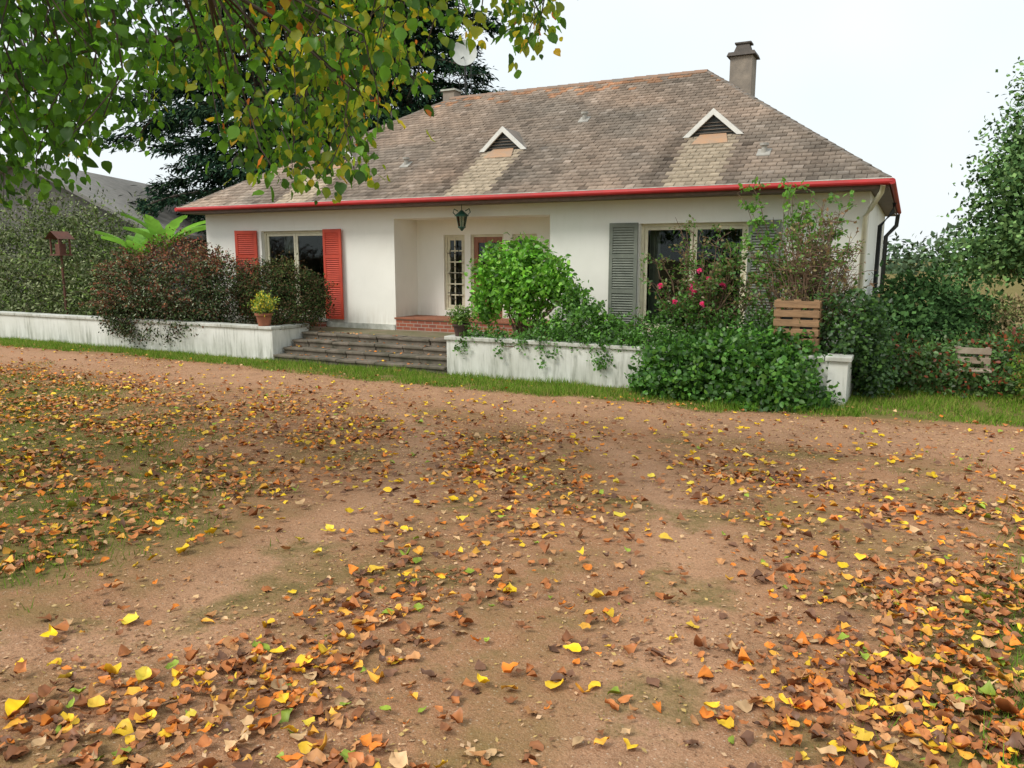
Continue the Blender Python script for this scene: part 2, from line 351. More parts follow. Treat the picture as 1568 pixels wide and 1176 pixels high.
# roof
EZ=3.78; XL,XR=-18.2,-.42; E=[(XL,15.4),(XR,15.4),(XR,26.),(XL,26.)]; R0=(-12.6,20.7,7.1); R1=(-4.95,20.7,7.1)
DX=[-14.15,-9.04,-3.95]
TV=[];TF=[];TC=[]
def slope(A,B,C,D,tag):
    A,B,C,D=[Vector(q) for q in (A,B,C,D)]
    e=(B-A).normalized(); AD=D-A; u=(AD-e*AD.dot(e)); L=u.length; u.normalize(); nrm=e.cross(u)
    ld=AD.dot(e); rb=(B-A).length; rc=(C-A).dot(e)
    h=.165; tw=.205; rows=int(L/h)+1
    for r_ in range(rows):
        t0=r_*h-(.03 if r_==0 else 0); t1=min((r_+1)*h+.03,L)
        if t0>=L: break
        l0=ld*t0/L; r0=rb+(rc-rb)*t0/L; l1=ld*t1/L; r1=rb+(rc-rb)*t1/L
        k0=int(l0/tw)-2; k1=int(r0/tw)+2
        for k in range(k0,k1):
            sx=k*tw+(tw/2 if r_%2 else 0)
            a0=max(sx+.005,l0); b0=min(sx+tw-.005,r0); a1=max(sx+.005,l1); b1=min(sx+tw-.005,r1)
            if b0-a0<.01: continue
            if b1<a1: a1=b1=(a1+b1)/2
            lift=.026+random.uniform(-.004,.009)
            def P(s_,t_,o): return A+e*s_+u*t_+nrm*o
            dz=random.uniform(-.009,.009)
            n=len(TV)
            TV.extend([P(a0,t0+dz,lift),P(b0,t0+dz,lift+random.uniform(-.003,.003)),P(b1,t1,.004),P(a1,t1,.004),P(a0,t0+dz,.0),P(b0,t0+dz,.0)])
            TF.append((n,n+1,n+2,n+3)); TF.append((n+4,n+5,n+1,n))
            c_=P((a0+b0)/2,(t0+t1)/2,0)
            big=float(fbm(c_.x*.55+c_.y*.3,c_.z*1.2+c_.y*.2,41,4)); big2=float(fbm(c_.x*.25,c_.z*.7,47,3)); stk=float(fbm(c_.x*2.2,c_.z*.3,53,3))
            base=np.array([.285,.225,.178])*(1-.2*big2)+np.array([.03,.0,-.012])*(big-.5)*2
            base=base*(.70+.58*big)*(.66+.68*stk)*random.uniform(.82,1.18)
            if random.random()<.08: base*=random.uniform(.6,.85)
            if random.random()<.06: base=base*1.15+.03
            hh=(c_.z-EZ)/(R0[2]-EZ)
            if hh>.86 and random.random()<.45*float(sstep(.82,1,hh)): base=base*np.array([1.4,.97,.72])
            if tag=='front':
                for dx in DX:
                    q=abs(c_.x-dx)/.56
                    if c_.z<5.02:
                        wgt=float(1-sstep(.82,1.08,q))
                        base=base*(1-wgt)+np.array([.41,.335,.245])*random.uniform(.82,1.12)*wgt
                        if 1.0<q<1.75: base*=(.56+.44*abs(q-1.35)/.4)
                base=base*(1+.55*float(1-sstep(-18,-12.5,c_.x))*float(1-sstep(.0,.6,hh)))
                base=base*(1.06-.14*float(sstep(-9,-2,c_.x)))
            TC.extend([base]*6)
E3=[(x,y,EZ) for x,y in E]
slope(E3[0],E3[1],R1,R0,'front'); slope(E3[1],E3[2],R1,R1,'right'); slope(E3[2],E3[3],R0,R1,'back'); slope(E3[3],E3[0],R0,R0,'left')
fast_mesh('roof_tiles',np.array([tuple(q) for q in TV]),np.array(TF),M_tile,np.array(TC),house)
k=MB(); o=.012
A_=[(x,y,EZ-o) for x,y in E]; r0=(R0[0],R0[1],R0[2]-o); r1=(R1[0],R1[1],R1[2]-o)
k.quad(A_[0],A_[1],r1,r0); k.quad(A_[1],A_[2],r1); k.quad(A_[2],A_[3],r0,r1); k.quad(A_[3],A_[0],r0)
k.quad((XL+.02,15.42,3.6),(XR-.02,15.42,3.6),(XR-.02,25.98,3.6),(XL+.02,25.98,3.6))
k.box(XL,XR,15.385,15.41,3.6,3.765); k.box(XR-.018,XR+.008,15.412,26,3.6,3.765); k.box(XL-.01,XL+.015,15.412,26,3.6,3.765)
k.obj('roof_deck_and_soffit',M_soffit,house)
f=MB()
f.tube([(XL-.09,15.32,3.71),(XR+.06,15.32,3.71)],.054,12); f.tube([(XR+.06,15.27,3.71),(XR+.06,26,3.71)],.054,12); f.tube([(XL-.08,15.27,3.71),(XL-.08,26,3.71)],.054,12)
f.obj('red_gutter',M_red,house,smooth=False)
f=MB(); f.tube([(XL-.09,15.31,3.769),(XR+.06,15.31,3.769)],.012,6); f.obj('gutter_rim',M_cap,house)
f=MB(); f.tube([(-.50,15.33,3.66),(-.52,15.4,3.54),(-.70,15.85,3.28),(-.78,15.93,3.15),(-.79,15.93,.6)],.045,10); f.obj('downpipe_front',M_cream,house,smooth=True)
f=MB(); f.tube([(-.38,25.2,3.62),(-.4,25.2,3.3),(-.65,25.2,3.0),(-.66,25.2,0)],.06,10); f.tube([(-.38,19.5,3.6),(-.4,19.5,3.4),(-.64,19.5,3.1),(-.66,19.5,0)],.05,10); f.obj('downpipe_side',M_iron,house,smooth=True)
def caps(mb,a,b,n,wd=.11,hh=.05):
    a=Vector(a); b=Vector(b); d=(b-a)
    e=d.normalized(); sd=e.cross(Vector((0,0,1))).normalized(); up=sd.cross(e)
    for i in range(n):
        p=a+d*(i/n); q=a+d*((i+1)/n)+e*.02; j=random.uniform(-.004,.004)
        P=[p-sd*wd-up*.04, p-sd*wd*.5+up*(hh*.8+j), p+sd*wd*.5+up*(hh*.8+j), p+sd*wd-up*.04]
        Q=[q-sd*wd-up*.045,q-sd*wd*.5+up*(hh*.8-.012), q+sd*wd*.5+up*(hh*.8-.012), q+sd*wd-up*.045]
        m0=len(mb.v); mb.v+=[tuple(x) for x in P+Q]
        for t in range(3): mb.f.append((m0+t,m0+t+1,m0+5+t,m0+4+t))
        mb.f.append((m0,m0+1,m0+2,m0+3))
M_ridge=mat_noise('ridge_tile',(.32,.18,.11),(.20,.17,.14),2.5,.85,.3)
mb=MB(); caps(mb,R0,R1,24); mb.obj('ridge_caps',M_ridge,house)
M_hip=mat_noise('hip_tile',(.24,.195,.16),(.15,.13,.105),2.5,.85,.3)
mb=MB()
for a,b in ((E3[0],R0),(E3[3],R0),(E3[1],R1),(E3[2],R1)): caps(mb,a,b,26,.09,.03)
mb.obj('hip_caps',M_hip,house)
pitch=(R0[2]-EZ)/(20.7-15.4)
def rz(y): return EZ+(y-15.4)*pitch
dr=MB(); wb=MB(); dk=MB(); ap=MB()
for dx in DX:
    yb=17.28; zb=rz(yb)+.03; ht=.54; hw=.62
    for sg in (-1,1):
        a=(dx+sg*hw,yb-.05,zb-.0); ap_=(dx,yb-.05,zb+ht); back=(dx,yb+(ht)/pitch+.02,rz(yb+ht/pitch)+.03)
        a2=(dx+sg*hw,yb+.1,rz(yb+.1)+.02)
        dr.quad(a,ap_,back,a2)
        nn=Vector((0,0,-1))
        p0=Vector((dx+sg*(hw+.03),yb-.07,zb-.02)); p1=Vector((dx,yb-.07,zb+ht+.012))
        q0=p0+Vector((-sg*.14,0,0)); q1=p1+nn*.13
        m0=len(wb.v)
        for yy in (0,.05): wb.v+=[(v.x,v.y+yy,v.z) for v in (p0,p1,q1,q0)]
        for fcs in [(0,1,2,3),(7,6,5,4),(0,4,5,1),(1,5,6,2),(2,6,7,3),(3,7,4,0)]: wb.f.append(tuple(m0+t for t in fcs))
    dk.quad((dx-hw+.05,yb+.03,zb),(dx+hw-.05,yb+.03,zb),(dx,yb+.03,zb+ht-.03))
    for j in range(4): dr.box(dx-.4+.05*j,dx+.4-.05*j,yb+.0,yb+.028,zb+.05+j*.07,zb+.062+j*.07)
    P0=(dx-hw*.62,yb-.34,rz(yb-.34)+.035); P1=(dx+hw*.62,yb-.34,rz(yb-.34)+.035)
    ap.quad(P0,P1,(dx+hw*.45,yb-.01,zb+.03),(dx-hw*.45,yb-.01,zb+.03))
dr.obj('dormer_roofs',M_hip,house); wb.obj('dormer_bargeboards',M_white,house); dk.obj('dormer_openings',M_iron,house)
ap.obj('dormer_aprons',mat_noise('apron_tile',(.46,.26,.14),(.36,.25,.17),5,.85,.3),house)
v=MB()
for (x,y) in ((-7.43,18.55),(-11.65,16.9),(-2.74,16.47)):
    z=rz(y); v.tube([(x,y,z),(x,y,z+.16)],.055,10); v.tube([(x,y,z+.15),(x,y,z+.2)],.09,10); v.box(x-.13,x+.13,y-.13,y+.1,z-.0,z+.02,lambda p,z=z,y=y:(p[0],p[1],p[2]+(p[1]-y)*pitch+.02))
v.obj('roof_vents',mat_noise('vent_grey',(.42,.40,.35),(.3,.28,.25),6,.7,.1),house)
ch=MB(); ch.box(-4.60,-4.02,21.7,22.3,5.6,7.62); ch.obj('chimney',M_chim,house,.015)
ch=MB()
m0=len(ch.v); ch.v+=[(-4.68,21.62,7.621),(-3.94,21.62,7.621),(-3.94,22.38,7.621),(-4.68,22.38,7.621),(-4.64,21.66,7.72),(-3.98,21.66,7.72),(-3.98,22.34,7.72),(-4.64,22.34,7.72)]
ch.f+=[tuple(m0+i for i in q) for q in [(3,2,1,0),(4,5,6,7),(0,1,5,4),(1,2,6,5),(2,3,7,6),(3,0,4,7)]]
m0=len(ch.v); ch.v+=[(-4.54,21.78,7.721),(-4.08,21.78,7.721),(-4.08,22.22,7.721),(-4.54,22.22,7.721),(-4.46,21.86,7.95),(-4.16,21.86,7.95),(-4.16,22.14,7.95),(-4.46,22.14,7.95)]
ch.f+=[tuple(m0+i for i in q) for q in [(3,2,1,0),(4,5,6,7),(0,1,5,4),(1,2,6,5),(2,3,7,6),(3,0,4,7)]]
ch.box(-4.52,-4.1,21.82,22.18,7.951,7.99)
ch.obj('chimney_cap',mat_noise('chimney_cap_dark',(.12,.10,.085),(.08,.07,.06),6,.9,.2),house)
ch=MB(); ch.box(-12.95,-12.55,20.8,21.2,6.5,7.35); ch.obj('small_chimney',M_chim,house,.01)
ch=MB(); ch.box(-13.0,-12.5,20.75,21.25,7.351,7.40); ch.obj('small_chimney_cap',M_cap,house)
D=empty('satellite_dish'); m=MB(); m.tube([(-12.45,21.3,6.6),(-12.45,21.3,8.5)],.03,8); m.tube([(-12.45,21.25,8.4),(-12.35,20.9,8.25)],.015,6); m.obj('mast',M_iron,D)
vv=[];ff=[]; cc=Vector((-12.42,21.2,8.45)); ax=Vector((.45,-.85,.28)).normalized(); a=ax.cross(Vector((0,0,1))).normalized(); b=ax.cross(a)
for i in range(7):
    rr=.42*i/6
    for j in range(24):
        t=2*math.pi*j/24; vv.append(tuple(cc+a*math.cos(t)*rr*.92+b*math.sin(t)*rr+ax*(rr*rr*.5)))
for i in range(6):
    for j in range(24): ff.append((i*24+j,i*24+(j+1)%24,(i+1)*24+(j+1)%24,(i+1)*24+j))
fast_mesh('reflector',np.array(vv),np.array(ff),M_dish,None,D,True)
An=empty('tv_antenna'); m=MB(); m.tube([(-12.25,21.3,6.8),(-12.25,21.3,8.15)],.018,6); m.tube([(-12.75,21.1,7.85),(-11.75,21.5,7.85)],.012,6); m.tube([(-12.6,21.1,7.6),(-11.9,21.5,7.6)],.012,6)
for i in range(9):
    x=-12.7+i*.115; yy=21.12+i*.045
    m.tube([(x+.05,yy-.16,7.85),(x-.05,yy+.16,7.85)],.006,4)
    if i%2: m.tube([(x,yy,7.5),(x,yy,7.7)],.006,4)
m.obj('yagi',M_iron,An)
Ln=empty('hanging_lantern'); m=MB(); lx,ly=-9.26,15.62
m.tube([(lx,ly,3.6),(lx,ly,3.46)],.008,6)
m.tube([(lx,ly,3.47),(lx,ly,3.36)],[.02,.15],6); m.tube([(lx,ly,3.355),(lx,ly,3.335)],.16,6); m.tube([(lx,ly,3.10),(lx,ly,3.07)],.09,6); m.tube([(lx,ly,3.07),(lx,ly,3.0)],[.07,.015],6)
for j in range(6):
    t=j*math.pi/3; m.tube([(lx+.14*math.cos(t),ly+.14*math.sin(t),3.34),(lx+.085*math.cos(t),ly+.085*math.sin(t),3.09)],.01,4)
for sg in (-1,1): m.tube([(lx+sg*.10,ly,3.45),(lx+sg*.2,ly,3.5),(lx+sg*.23,ly,3.42),(lx+sg*.17,ly,3.37)],.012,5)
m.obj('metal_cage',M_green,Ln); m=MB(); m.tube([(lx,ly,3.332),(lx,ly,3.105)],[.125,.075],6); m.obj('glass',M_glass,Ln)
# ------------------------------------------------------------ terrace, walls, steps
t=MB(); t.box(-45,-.95,14.6,45,-.2,.585); t.box(-45,-13.3,13.7,14.6,-.2,.583); t.box(-8.15,-.95,13.7,14.6,-.2,.583); t.obj('terrace',M_paving)
RWp=empty('retaining_wall')
m=MB(); m.box(-46,-13.2,13.5,13.75,-.3,.72); m.box(-13.45,-13.2,13.75,14.75,-.3,.70); m.obj('masonry_left',M_ret,RWp,.01)
m=MB(); m.box(-8.4,-.95,13.5,13.75,-.3,.72); m.box(-8.4,-8.15,13.75,14.75,-.3,.70); m.box(-1.05,-.75,13.42,13.80,-.3,.73); m.box(-.98,-.74,13.8,15.99,-.3,.7); m.obj('masonry_right',M_ret,RWp,.01)
m=MB()
x=-46
while x<-13.3:
    L=min(1.2+random.uniform(-.02,.02),-13.17-x); m.box(x,x+L-.008,13.455,13.80,.722,.795+random.uniform(-.004,.004)); x+=L
x=-8.43
while x<-1.15:
    L=min(1.2,-1.11-x); m.box(x,x+L-.008,13.455,13.80,.722,.795+random.uniform(-.004,.004)); x+=L
m.box(-13.48,-13.17,13.81,14.78,.702,.78); m.box(-8.43,-8.12,13.81,14.78,.702,.78); m.box(-1.10,-.70,13.37,13.85,.732,.81); m.box(-1.01,-.71,13.86,15.95,.702,.78)
m.obj('coping',mat_wall('coping_paint',(.66,.66,.60),(.46,.46,.40),(.22,.22,.16),.6,.9,.8),RWp,.012)
st=MB()
for i in range(4):
    y0=13.42+.33*i; z1=.15*(i+1)-.005; x=-13.14
    while x<-8.42:
        L=min(random.uniform(.45,.85),-8.42-x)
        if -8.42-x-L<.25: L=-8.42-x
        jy=random.uniform(-.014,.014); jz=random.uniform(-.009,.009)
        st.box(x+.006,x+L-.006,y0+jy,y0+.42,z1-.055+jz,z1+jz); st.box(x+.006,x+L-.006,y0+.04+jy,y0+.42,z1-.16,z1-.057+jz); x+=L
st.obj('stone_steps',M_stone,None,.012)
# ------------------------------------------------------------ scatter machinery
L1=(np.array([(0,0,0),(.5,.5,.06),(0,1,0),(-.5,.5,.06)],float),np.array([(0,1,2,3)]))
L2=(np.array([(0,0,0),(.40,.30,.10),(.32,.68,.08),(0,1,0),(-.32,.68,.08),(-.40,.30,.10)],float),np.array([(0,1,2,3),(0,3,4,5)]))
def detailed():
    ys=[0,.12,.34,.6,.82,1.0]; ws=[.02,.24,.37,.33,.17,.0]
    V=[]
    for y_,w_ in zip(ys,ws):
        for s_ in (-1,0,1): V.append((s_*w_,y_+(-.03 if s_!=0 and 0<y_<1 else 0),abs(s_)*.07))
    F=[]
    for i in range(5):
        for j in range(2): q=i*3+j; F.append((q,q+1,q+4,q+3))
    return np.array(V,float),np.array(F)
LD=detailed()
GB=(np.array([(-.5,0,0),(.5,0,0),(.0,1,0)],float),np.array([(0,1,2)]))
def unit(v): return v/np.maximum(np.linalg.norm(v,axis=1,keepdims=True),1e-6)
def rdir(n): return unit(rng.normal(size=(n,3)))
def scatter(T,P,size,ydir,nrm,width=1.,curl=None,curlx=None,crump=0):
    tv,tf=T; n=len(P)
    Y=unit(ydir); X=unit(np.cross(Y,nrm)); Z=np.cross(X,Y)
    size=np.broadcast_to(np.asarray(size,float),(n,)); width=np.broadcast_to(np.asarray(width,float),(n,))
    tx=tv[None,:,0]*width[:,None]; ty=np.broadcast_to(tv[None,:,1],tx.shape); tz=np.broadcast_to(tv[None,:,2],tx.shape).copy()
    if crump: tx=tx+rng.normal(0,crump*.6,tx.shape)*(np.abs(tx)>.05); tz=tz+rng.normal(0,crump,tz.shape); ty=ty+rng.normal(0,crump*.4,tx.shape)
    if curl is not None: tz=tz+curl[:,None]*(ty-.5)**2
    if curlx is not None: tz=tz+curlx[:,None]*tx*tx*2
    V=P[:,None,:]+size[:,None,None]*(tx[...,None]*X[:,None]+ty[...,None]*Y[:,None]+tz[...,None]*Z[:,None])
    F=(tf[None]+(np.arange(n)*len(tv))[:,None,None]).reshape(-1,tf.shape[1])
    return V.reshape(-1,3),F
def pal(n,cols,w=None,var=.2):
    cols=np.array(cols,float); w=None if w is None else np.array(w,float)/sum(w)
    i=rng.choice(len(cols),n,p=w); return cols[i]*rng.uniform(1-var,1+var,(n,1))
def rep(c,T): return np.repeat(c,len(T[0]),0)
class Bag:
    def __init__(s): s.V=[];s.F=[];s.C=[];s.n=0
    def add(s,V,F,C): s.V.append(V); s.F.append(F+s.n); s.C.append(C); s.n+=len(V)
    def obj(s,name,mat,parent=None): return fast_mesh(name,np.concatenate(s.V),np.concatenate(s.F),mat,np.concatenate(s.C),parent)
def clumps(blobs,K,m,spread,size,cols,w=None,T=L1,width=.6,lump=.3,inner=.55,droop=0.,var=.25,zmin=None,upc=None):
    bag=Bag(); vol=np.array([b[3]*b[4]+b[4]*b[5]+b[3]*b[5] for b in blobs]); ks=rng.multinomial(K,vol/vol.sum())
    for b,k in zip(blobs,ks):
        if k==0: continue
        d=rdir(k); r=rng.uniform(inner,1,k)**.6
        nz=fbm(d[:,0]*2.2+b[0],d[:,1]*2.2+d[:,2]*2.9+b[1],int(abs(b[0]*3))%50,3)
        r=r*(1+lump*(nz-.5)*3.2)
        C=np.array(b[:3])+d*r[:,None]*np.array(b[3:6])
        br=np.clip(1+rng.normal(0,.28,k),.4,1.8)
        P=np.repeat(C,m,0)+rng.normal(0,spread,(k*m,3)); D=np.repeat(d,m,0)
        if zmin is not None: P[:,2]=np.maximum(P[:,2],zmin+rng.uniform(0,.1,len(P)))
        n=len(P); nr=unit(D*.9+rng.normal(0,.6,(n,3))+np.array([0,0,.45]))
        yd=rdir(n)+D*.6+np.array([0,0,-droop])
        col=pal(n,cols,w,var)*np.repeat(br,m)[:,None]
        if upc is not None:
            f=sstep(upc[0],upc[1],P[:,2]+rng.normal(0,.15,n))[:,None]; c2=pal(n,upc[2],None,var); pick=(rng.random((n,1))<f*upc[3]); col=np.where(pick,c2,col)
        V,F=scatter(T,P,size*rng.uniform(.6,1.25,n),yd,nr,width)
        bag.add(V,F,rep(col,T))
    return bag
def stems(base,tips,r0,r1,mid=.3,seg=5,wob=.08):
    mb=MB()
    for tp in tips:
        b=Vector(base[0:3])+Vector((random.uniform(-.1,.1),random.uniform(-.1,.1),0))*(base[3] if len(base)>3 else 1)
        tp=Vector(tp); pts=[];rad=[]
        for i in range(seg+1):
            f=i/seg; p=b.lerp(tp,f); p.x=b.x+(tp.x-b.x)*f**(1+mid); p.y=b.y+(tp.y-b.y)*f**(1+mid)
            p+=Vector((random.uniform(-1,1),random.uniform(-1,1),random.uniform(-.5,.5)))*wob*(0<i<seg)
            pts.append(p); rad.append(r0+(r1-r0)*f)
        mb.tube(pts,rad,6,False)
    return mb
def shrub(name,blobs,K,m,spread,size,cols,w=None,base=None,nst=6,mat=None,shoots=0,slen=.6,scol=None,**kw):
    e=empty(name); bag=clumps(blobs,K,m,spread,size,cols,w,**kw)
    if base is None:
        bb=blobs[0]; base=(bb[0],bb[1],.55)
    tips=[]
    for i in range(nst):
        bb=random.choice(blobs); d_=rdir(1)[0]; tips.append((bb[0]+d_[0]*bb[3]*.7,bb[1]+d_[1]*bb[4]*.7,bb[2]+abs(d_[2])*bb[5]*.7))
    mbs=stems(base,tips,.03,.008)
    for i in range(shoots):
        bb=random.choice(blobs); d_=rdir(1)[0]; d_[2]=abs(d_[2])*.9+.25; d_[1]=-abs(d_[1])*.7 if random.random()<.7 else d_[1]; d_/=np.linalg.norm(d_)
        p0=np.array(bb[:3])+d_*np.array(bb[3:6])*.85; L=slen*random.uniform(.5,1.3); pts=[p0+d_*L*t+np.array([0,0,-.45*L*t*t]) for t in np.linspace(0,1,6)]
        mbs.tube(pts,[.007,.006,.005,.004,.003,.002],4,False)
        n=26; tt=rng.uniform(0,5,n); i0=np.clip(tt.astype(int),0,4); f_=(tt-i0)[:,None]; pa=np.array(pts); P=pa[i0]*(1-f_)+pa[i0+1]*f_+rng.normal(0,.02,(n,3))
        V,F=scatter(L1,P,size*rng.uniform(.6,1.1,n),rdir(n)+d_*.8,unit(rng.normal(0,.6,(n,3))+np.array([0,-.2,.7])),.55)
        bag.add(V,F,rep(pal(n,scol or cols,None,.2),L1))
    bag.obj('foliage',mat or M_leaf,e); mbs.obj('stems',M_twig,e); return e
G_dark=[(.05,.105,.033),(.07,.14,.04),(.035,.075,.025)]
G_mid=[(.075,.18,.025),(.11,.26,.04),(.055,.13,.022)]
G_bright=[(.12,.30,.025),(.17,.40,.04),(.08,.20,.02),(.22,.42,.05)]
shrub('olive_grey_bush',[(-25.8,17.2,2.3,2.4,1.6,2.1),(-23.6,16.8,1.8,1.6,1.3,2.0),(-28,17,2.3,2.2,1.5,2.3),(-26,15.2,1.4,3.5,.9,1.1),(-22.4,15.4,1.3,1.6,.9,1.0),(-20.6,15.0,1.1,1.3,.7,.8)],2600,14,.17,.13,[(.15,.18,.08),(.20,.22,.12),(.07,.095,.04),(.10,.15,.035)],width=.42,base=(-25.5,17,.5),nst=14,lump=.42,inner=.4,mat=M_far,shoots=70,slen=1.0)
RT=[(.20,.065,.045),(.24,.10,.05),(.12,.12,.05),(.11,.06,.045)]
shrub('red_tipped_bush',[(-17.3,14.4,1.7,1.8,1.0,1.15),(-18.9,14.3,1.4,1.1,.9,.95),(-15.8,14.4,1.5,1.0,.8,.95),(-17.4,13.55,.95,1.6,.40,.7),(-18.5,13.5,.95,.8,.33,.6)],2700,13,.10,.08,[(.055,.08,.03),(.075,.05,.03),(.035,.055,.022),(.10,.05,.03),(.20,.22,.15)],[4,2,4,1.2,1.8],width=.5,droop=.5,nst=12,lump=.32,upc=(1.7,2.7,RT,.8),inner=.6,mat=M_far,shoots=130,slen=.7,scol=RT+[(.18,.20,.12)])
shrub('dark_evergreen_bush',[(-13.95,14.75,1.5,1.0,.7,.8),(-14.8,14.7,1.4,.7,.6,.75),(-13.2,14.8,1.3,.5,.5,.6)],1300,12,.085,.065,[(.03,.05,.02),(.055,.08,.025),(.08,.055,.03)],width=.5,lump=.3,upc=(1.8,2.5,[(.12,.08,.035),(.10,.12,.04)],.6),mat=M_far,shoots=50,slen=.45)
shrub('round_green_shrub',[(-7.3,14.5,2.05,.72,.65,.50),(-6.85,14.4,1.75,.62,.55,.42),(-7.85,14.5,1.85,.42,.5,.40),(-7.1,14.5,2.4,.42,.42,.28),(-6.35,14.3,2.0,.40,.35,.20),(-6.05,14.3,1.75,.30,.25,.13),(-7.9,14.4,1.4,.28,.3,.35),(-7.6,14.5,2.55,.2,.2,.16),(-6.75,14.45,2.55,.12,.12,.2),(-6.2,14.3,2.3,.15,.15,.1),(-7.0,14.2,1.4,.3,.3,.2)],540,13,.09,.115,G_bright,T=L2,width=.72,base=(-7.15,14.5,.55,1.2),nst=22,lump=.55,inner=.35,droop=.3,shoots=16,slen=.35)
shrub('low_green_bush',[(-5.65,14.1,1.1,.5,.45,.45),(-5.0,14.2,.85,.55,.4,.35),(-6.3,14.1,.85,.35,.3,.3),(-5.8,14.2,1.5,.2,.2,.2)],340,12,.08,.09,G_mid+[(.17,.36,.05)],T=L2,width=.7,lump=.5,shoots=14,slen=.35)
shrub('ivy_mound',[(-2.6,13.15,.25,1.25,.68,.70),(-1.85,13.0,.15,.8,.6,.6),(-3.35,13.15,.3,.75,.55,.6),(-2.4,13.6,.75,1.3,.4,.33)],1650,12,.08,.095,[(.055,.145,.02),(.075,.20,.028),(.038,.10,.018),(.11,.24,.03)],T=L2,width=.9,zmin=.02,nst=8,base=(-2.5,13.3,0.1),lump=.32,inner=.65,shoots=12,slen=.3)
blb=[]
for x_,s_ in ((-7.8,.28),(-7.3,.22),(-6.7,.26),(-6.2,.36),(-5.6,.38),(-5.1,.36),(-4.6,.38),(-4.1,.5),(-3.7,.4)):
    blb.append((x_,13.68,.84,s_*1.0,.22,s_*.5))
for x_,l_ in ((-8.0,.3),(-7.1,.28),(-6.15,.42),(-5.0,.45),(-4.9,.3),(-5.4,.2),(-6.6,.2),(-4.2,.5),(-5.9,.3)): blb.append((x_,13.45,.78-l_/2,.09,.04,l_*.62))
shrub('creeping_vine',blb,620,9,.055,.065,G_mid,T=L2,width=.85,base=(-5.5,13.9,.6,8),nst=5)
shrub('ivy_on_wall_end',[(-.9,14.2,1.2,.5,.5,.65),(-.6,14.6,.9,.4,.6,.7),(-1.7,14.35,.9,.6,.3,.4),(-.5,15.4,.5,.35,.6,.55),(-.4,14.6,.3,.3,.4,.35)],750,11,.08,.08,G_dark+[(.09,.19,.035)],T=L2,width=.8,base=(-.9,14.3,.5),lump=.45,shoots=20,slen=.4)
shrub('mixed_border_plants',[(-3.0,14.0,.95,.6,.3,.35),(-2.3,14.1,1.0,.5,.3,.45),(-4.2,14.1,.95,.5,.35,.4),(-3.6,14.1,1.2,.4,.3,.5)],460,11,.085,.075,G_mid+[(.06,.11,.03)],T=L2,width=.7,base=(-3,14.1,.55,3),lump=.5,inner=.3,shoots=24,slen=.4)
def spindly(name,cx,cy,z0,hx,hy,hz,nst,leafper,lsize,cols,flowers=0,fcol=None,cyb=0,zf=.45,hot=()):
    e=empty(name); mb=MB(); P=[];tipsP=[]
    for i in range(nst):
        a=random.uniform(0,6.28); rr=random.random()**.6
        tx=cx+hx*rr*math.cos(a); ty=cy+cyb+hy*rr*math.sin(a); tz=z0+hz*random.uniform(zf,1.)*(1.05-.35*rr*rr)
        if i<len(hot): tx,ty,tz=hot[i]
        b=Vector((cx+random.uniform(-.25,.25)*hx,cy+random.uniform(-.15,.15),z0)); pts=[]
        for k_ in range(8):
            f_=k_/7; p_=Vector((b.x+(tx-b.x)*f_**.9,b.y+(ty-b.y)*f_**.9,b.z+(tz-b.z)*(1-(1-f_)**1.35)))
            if 0<k_: p_+=Vector((random.uniform(-1,1),random.uniform(-1,1),random.uniform(-1,1)))*.045
            pts.append(p_)
        mb.tube(pts,[.012-.0011*k_ for k_ in range(8)],5,False)
        for s_ in range(7):
            q=random.randint(3,7); p_=pts[q]; d_=Vector(rdir(1)[0]); d_.z=abs(d_.z)*.6; L=random.uniform(.12,.42)
            mb.tube([p_,p_+d_*L*.5+Vector((0,0,.02)),p_+d_*L],[.006,.005,.003],4,False)
            for t_ in range(leafper): P.append(p_+d_*L*random.uniform(.2,1.05)+Vector(rng.normal(0,.03,3)))
        tipsP.append(pts[-1])
    mb.obj('canes',M_twig,e)
    P=np.array([tuple(q) for q in P]); n=len(P); T=L2
    V,F=scatter(T,P,lsize*rng.uniform(.6,1.3,n),rdir(n),unit(rng.normal(0,.7,(n,3))+np.array([0,-.2,.7])),.75)
    fast_mesh('foliage',V,F,M_leaf,rep(pal(n,cols,None,.25),T),e)
    if flowers:
        bag=Bag()
        for i in range(flowers):
            p_=np.array(random.choice(tipsP))*.35+P[random.randrange(n)]*.65+np.array([0,-.12,0]); kf=22; dd=rdir(kf)
            V,F=scatter(L2,p_+dd*.012,.05,dd+np.array([0,-.2,.5]),rdir(kf),1.1); bag.add(V,F,rep(pal(kf,[fcol],None,.25),L2))
        bag.obj('flowers',M_leaf,e)
    return e
spindly('rose_bush',-3.3,14.3,.58,1.0,.45,2.3,70,7,.07,G_mid+[(.14,.20,.05),(.2,.15,.06)],14,(.72,.08,.24),hot=[(-3.9,14.2,3.1),(-3.7,14.2,3.0),(-3.55,14.3,3.05),(-4.3,14.2,2.4),(-4.4,14.1,2.0)])
spindly('climbing_shrub',-1.5,14.5,.58,.98,.6,2.7,145,2,.065,[(.10,.2,.035),(.14,.26,.045),(.26,.22,.08),(.22,.13,.06)])
spindly('tall_leafy_climber',-1.9,14.9,.58,1.05,.4,3.1,38,9,.085,[(.12,.28,.03),(.17,.35,.04),(.08,.19,.03)],zf=.75,hot=[(-2.9,14.9,3.55),(-2.6,14.9,3.65),(-2.0,14.9,3.75),(-1.9,14.9,3.6),(-1.1,14.7,3.2),(-1.0,14.7,3.3)])
kw=dict(mat=M_far)
shrub('garden_shrub',[(.35,18.2,1.0,1.0,1.1,.9),(-.1,17.,.7,.6,.8,.75),(1.2,19.8,.8,.8,1.1,.7)],1300,12,.14,.12,G_dark+[(.07,.14,.05)],base=(.4,18.2,0),lump=.42,shoots=60,slen=.6,**kw)
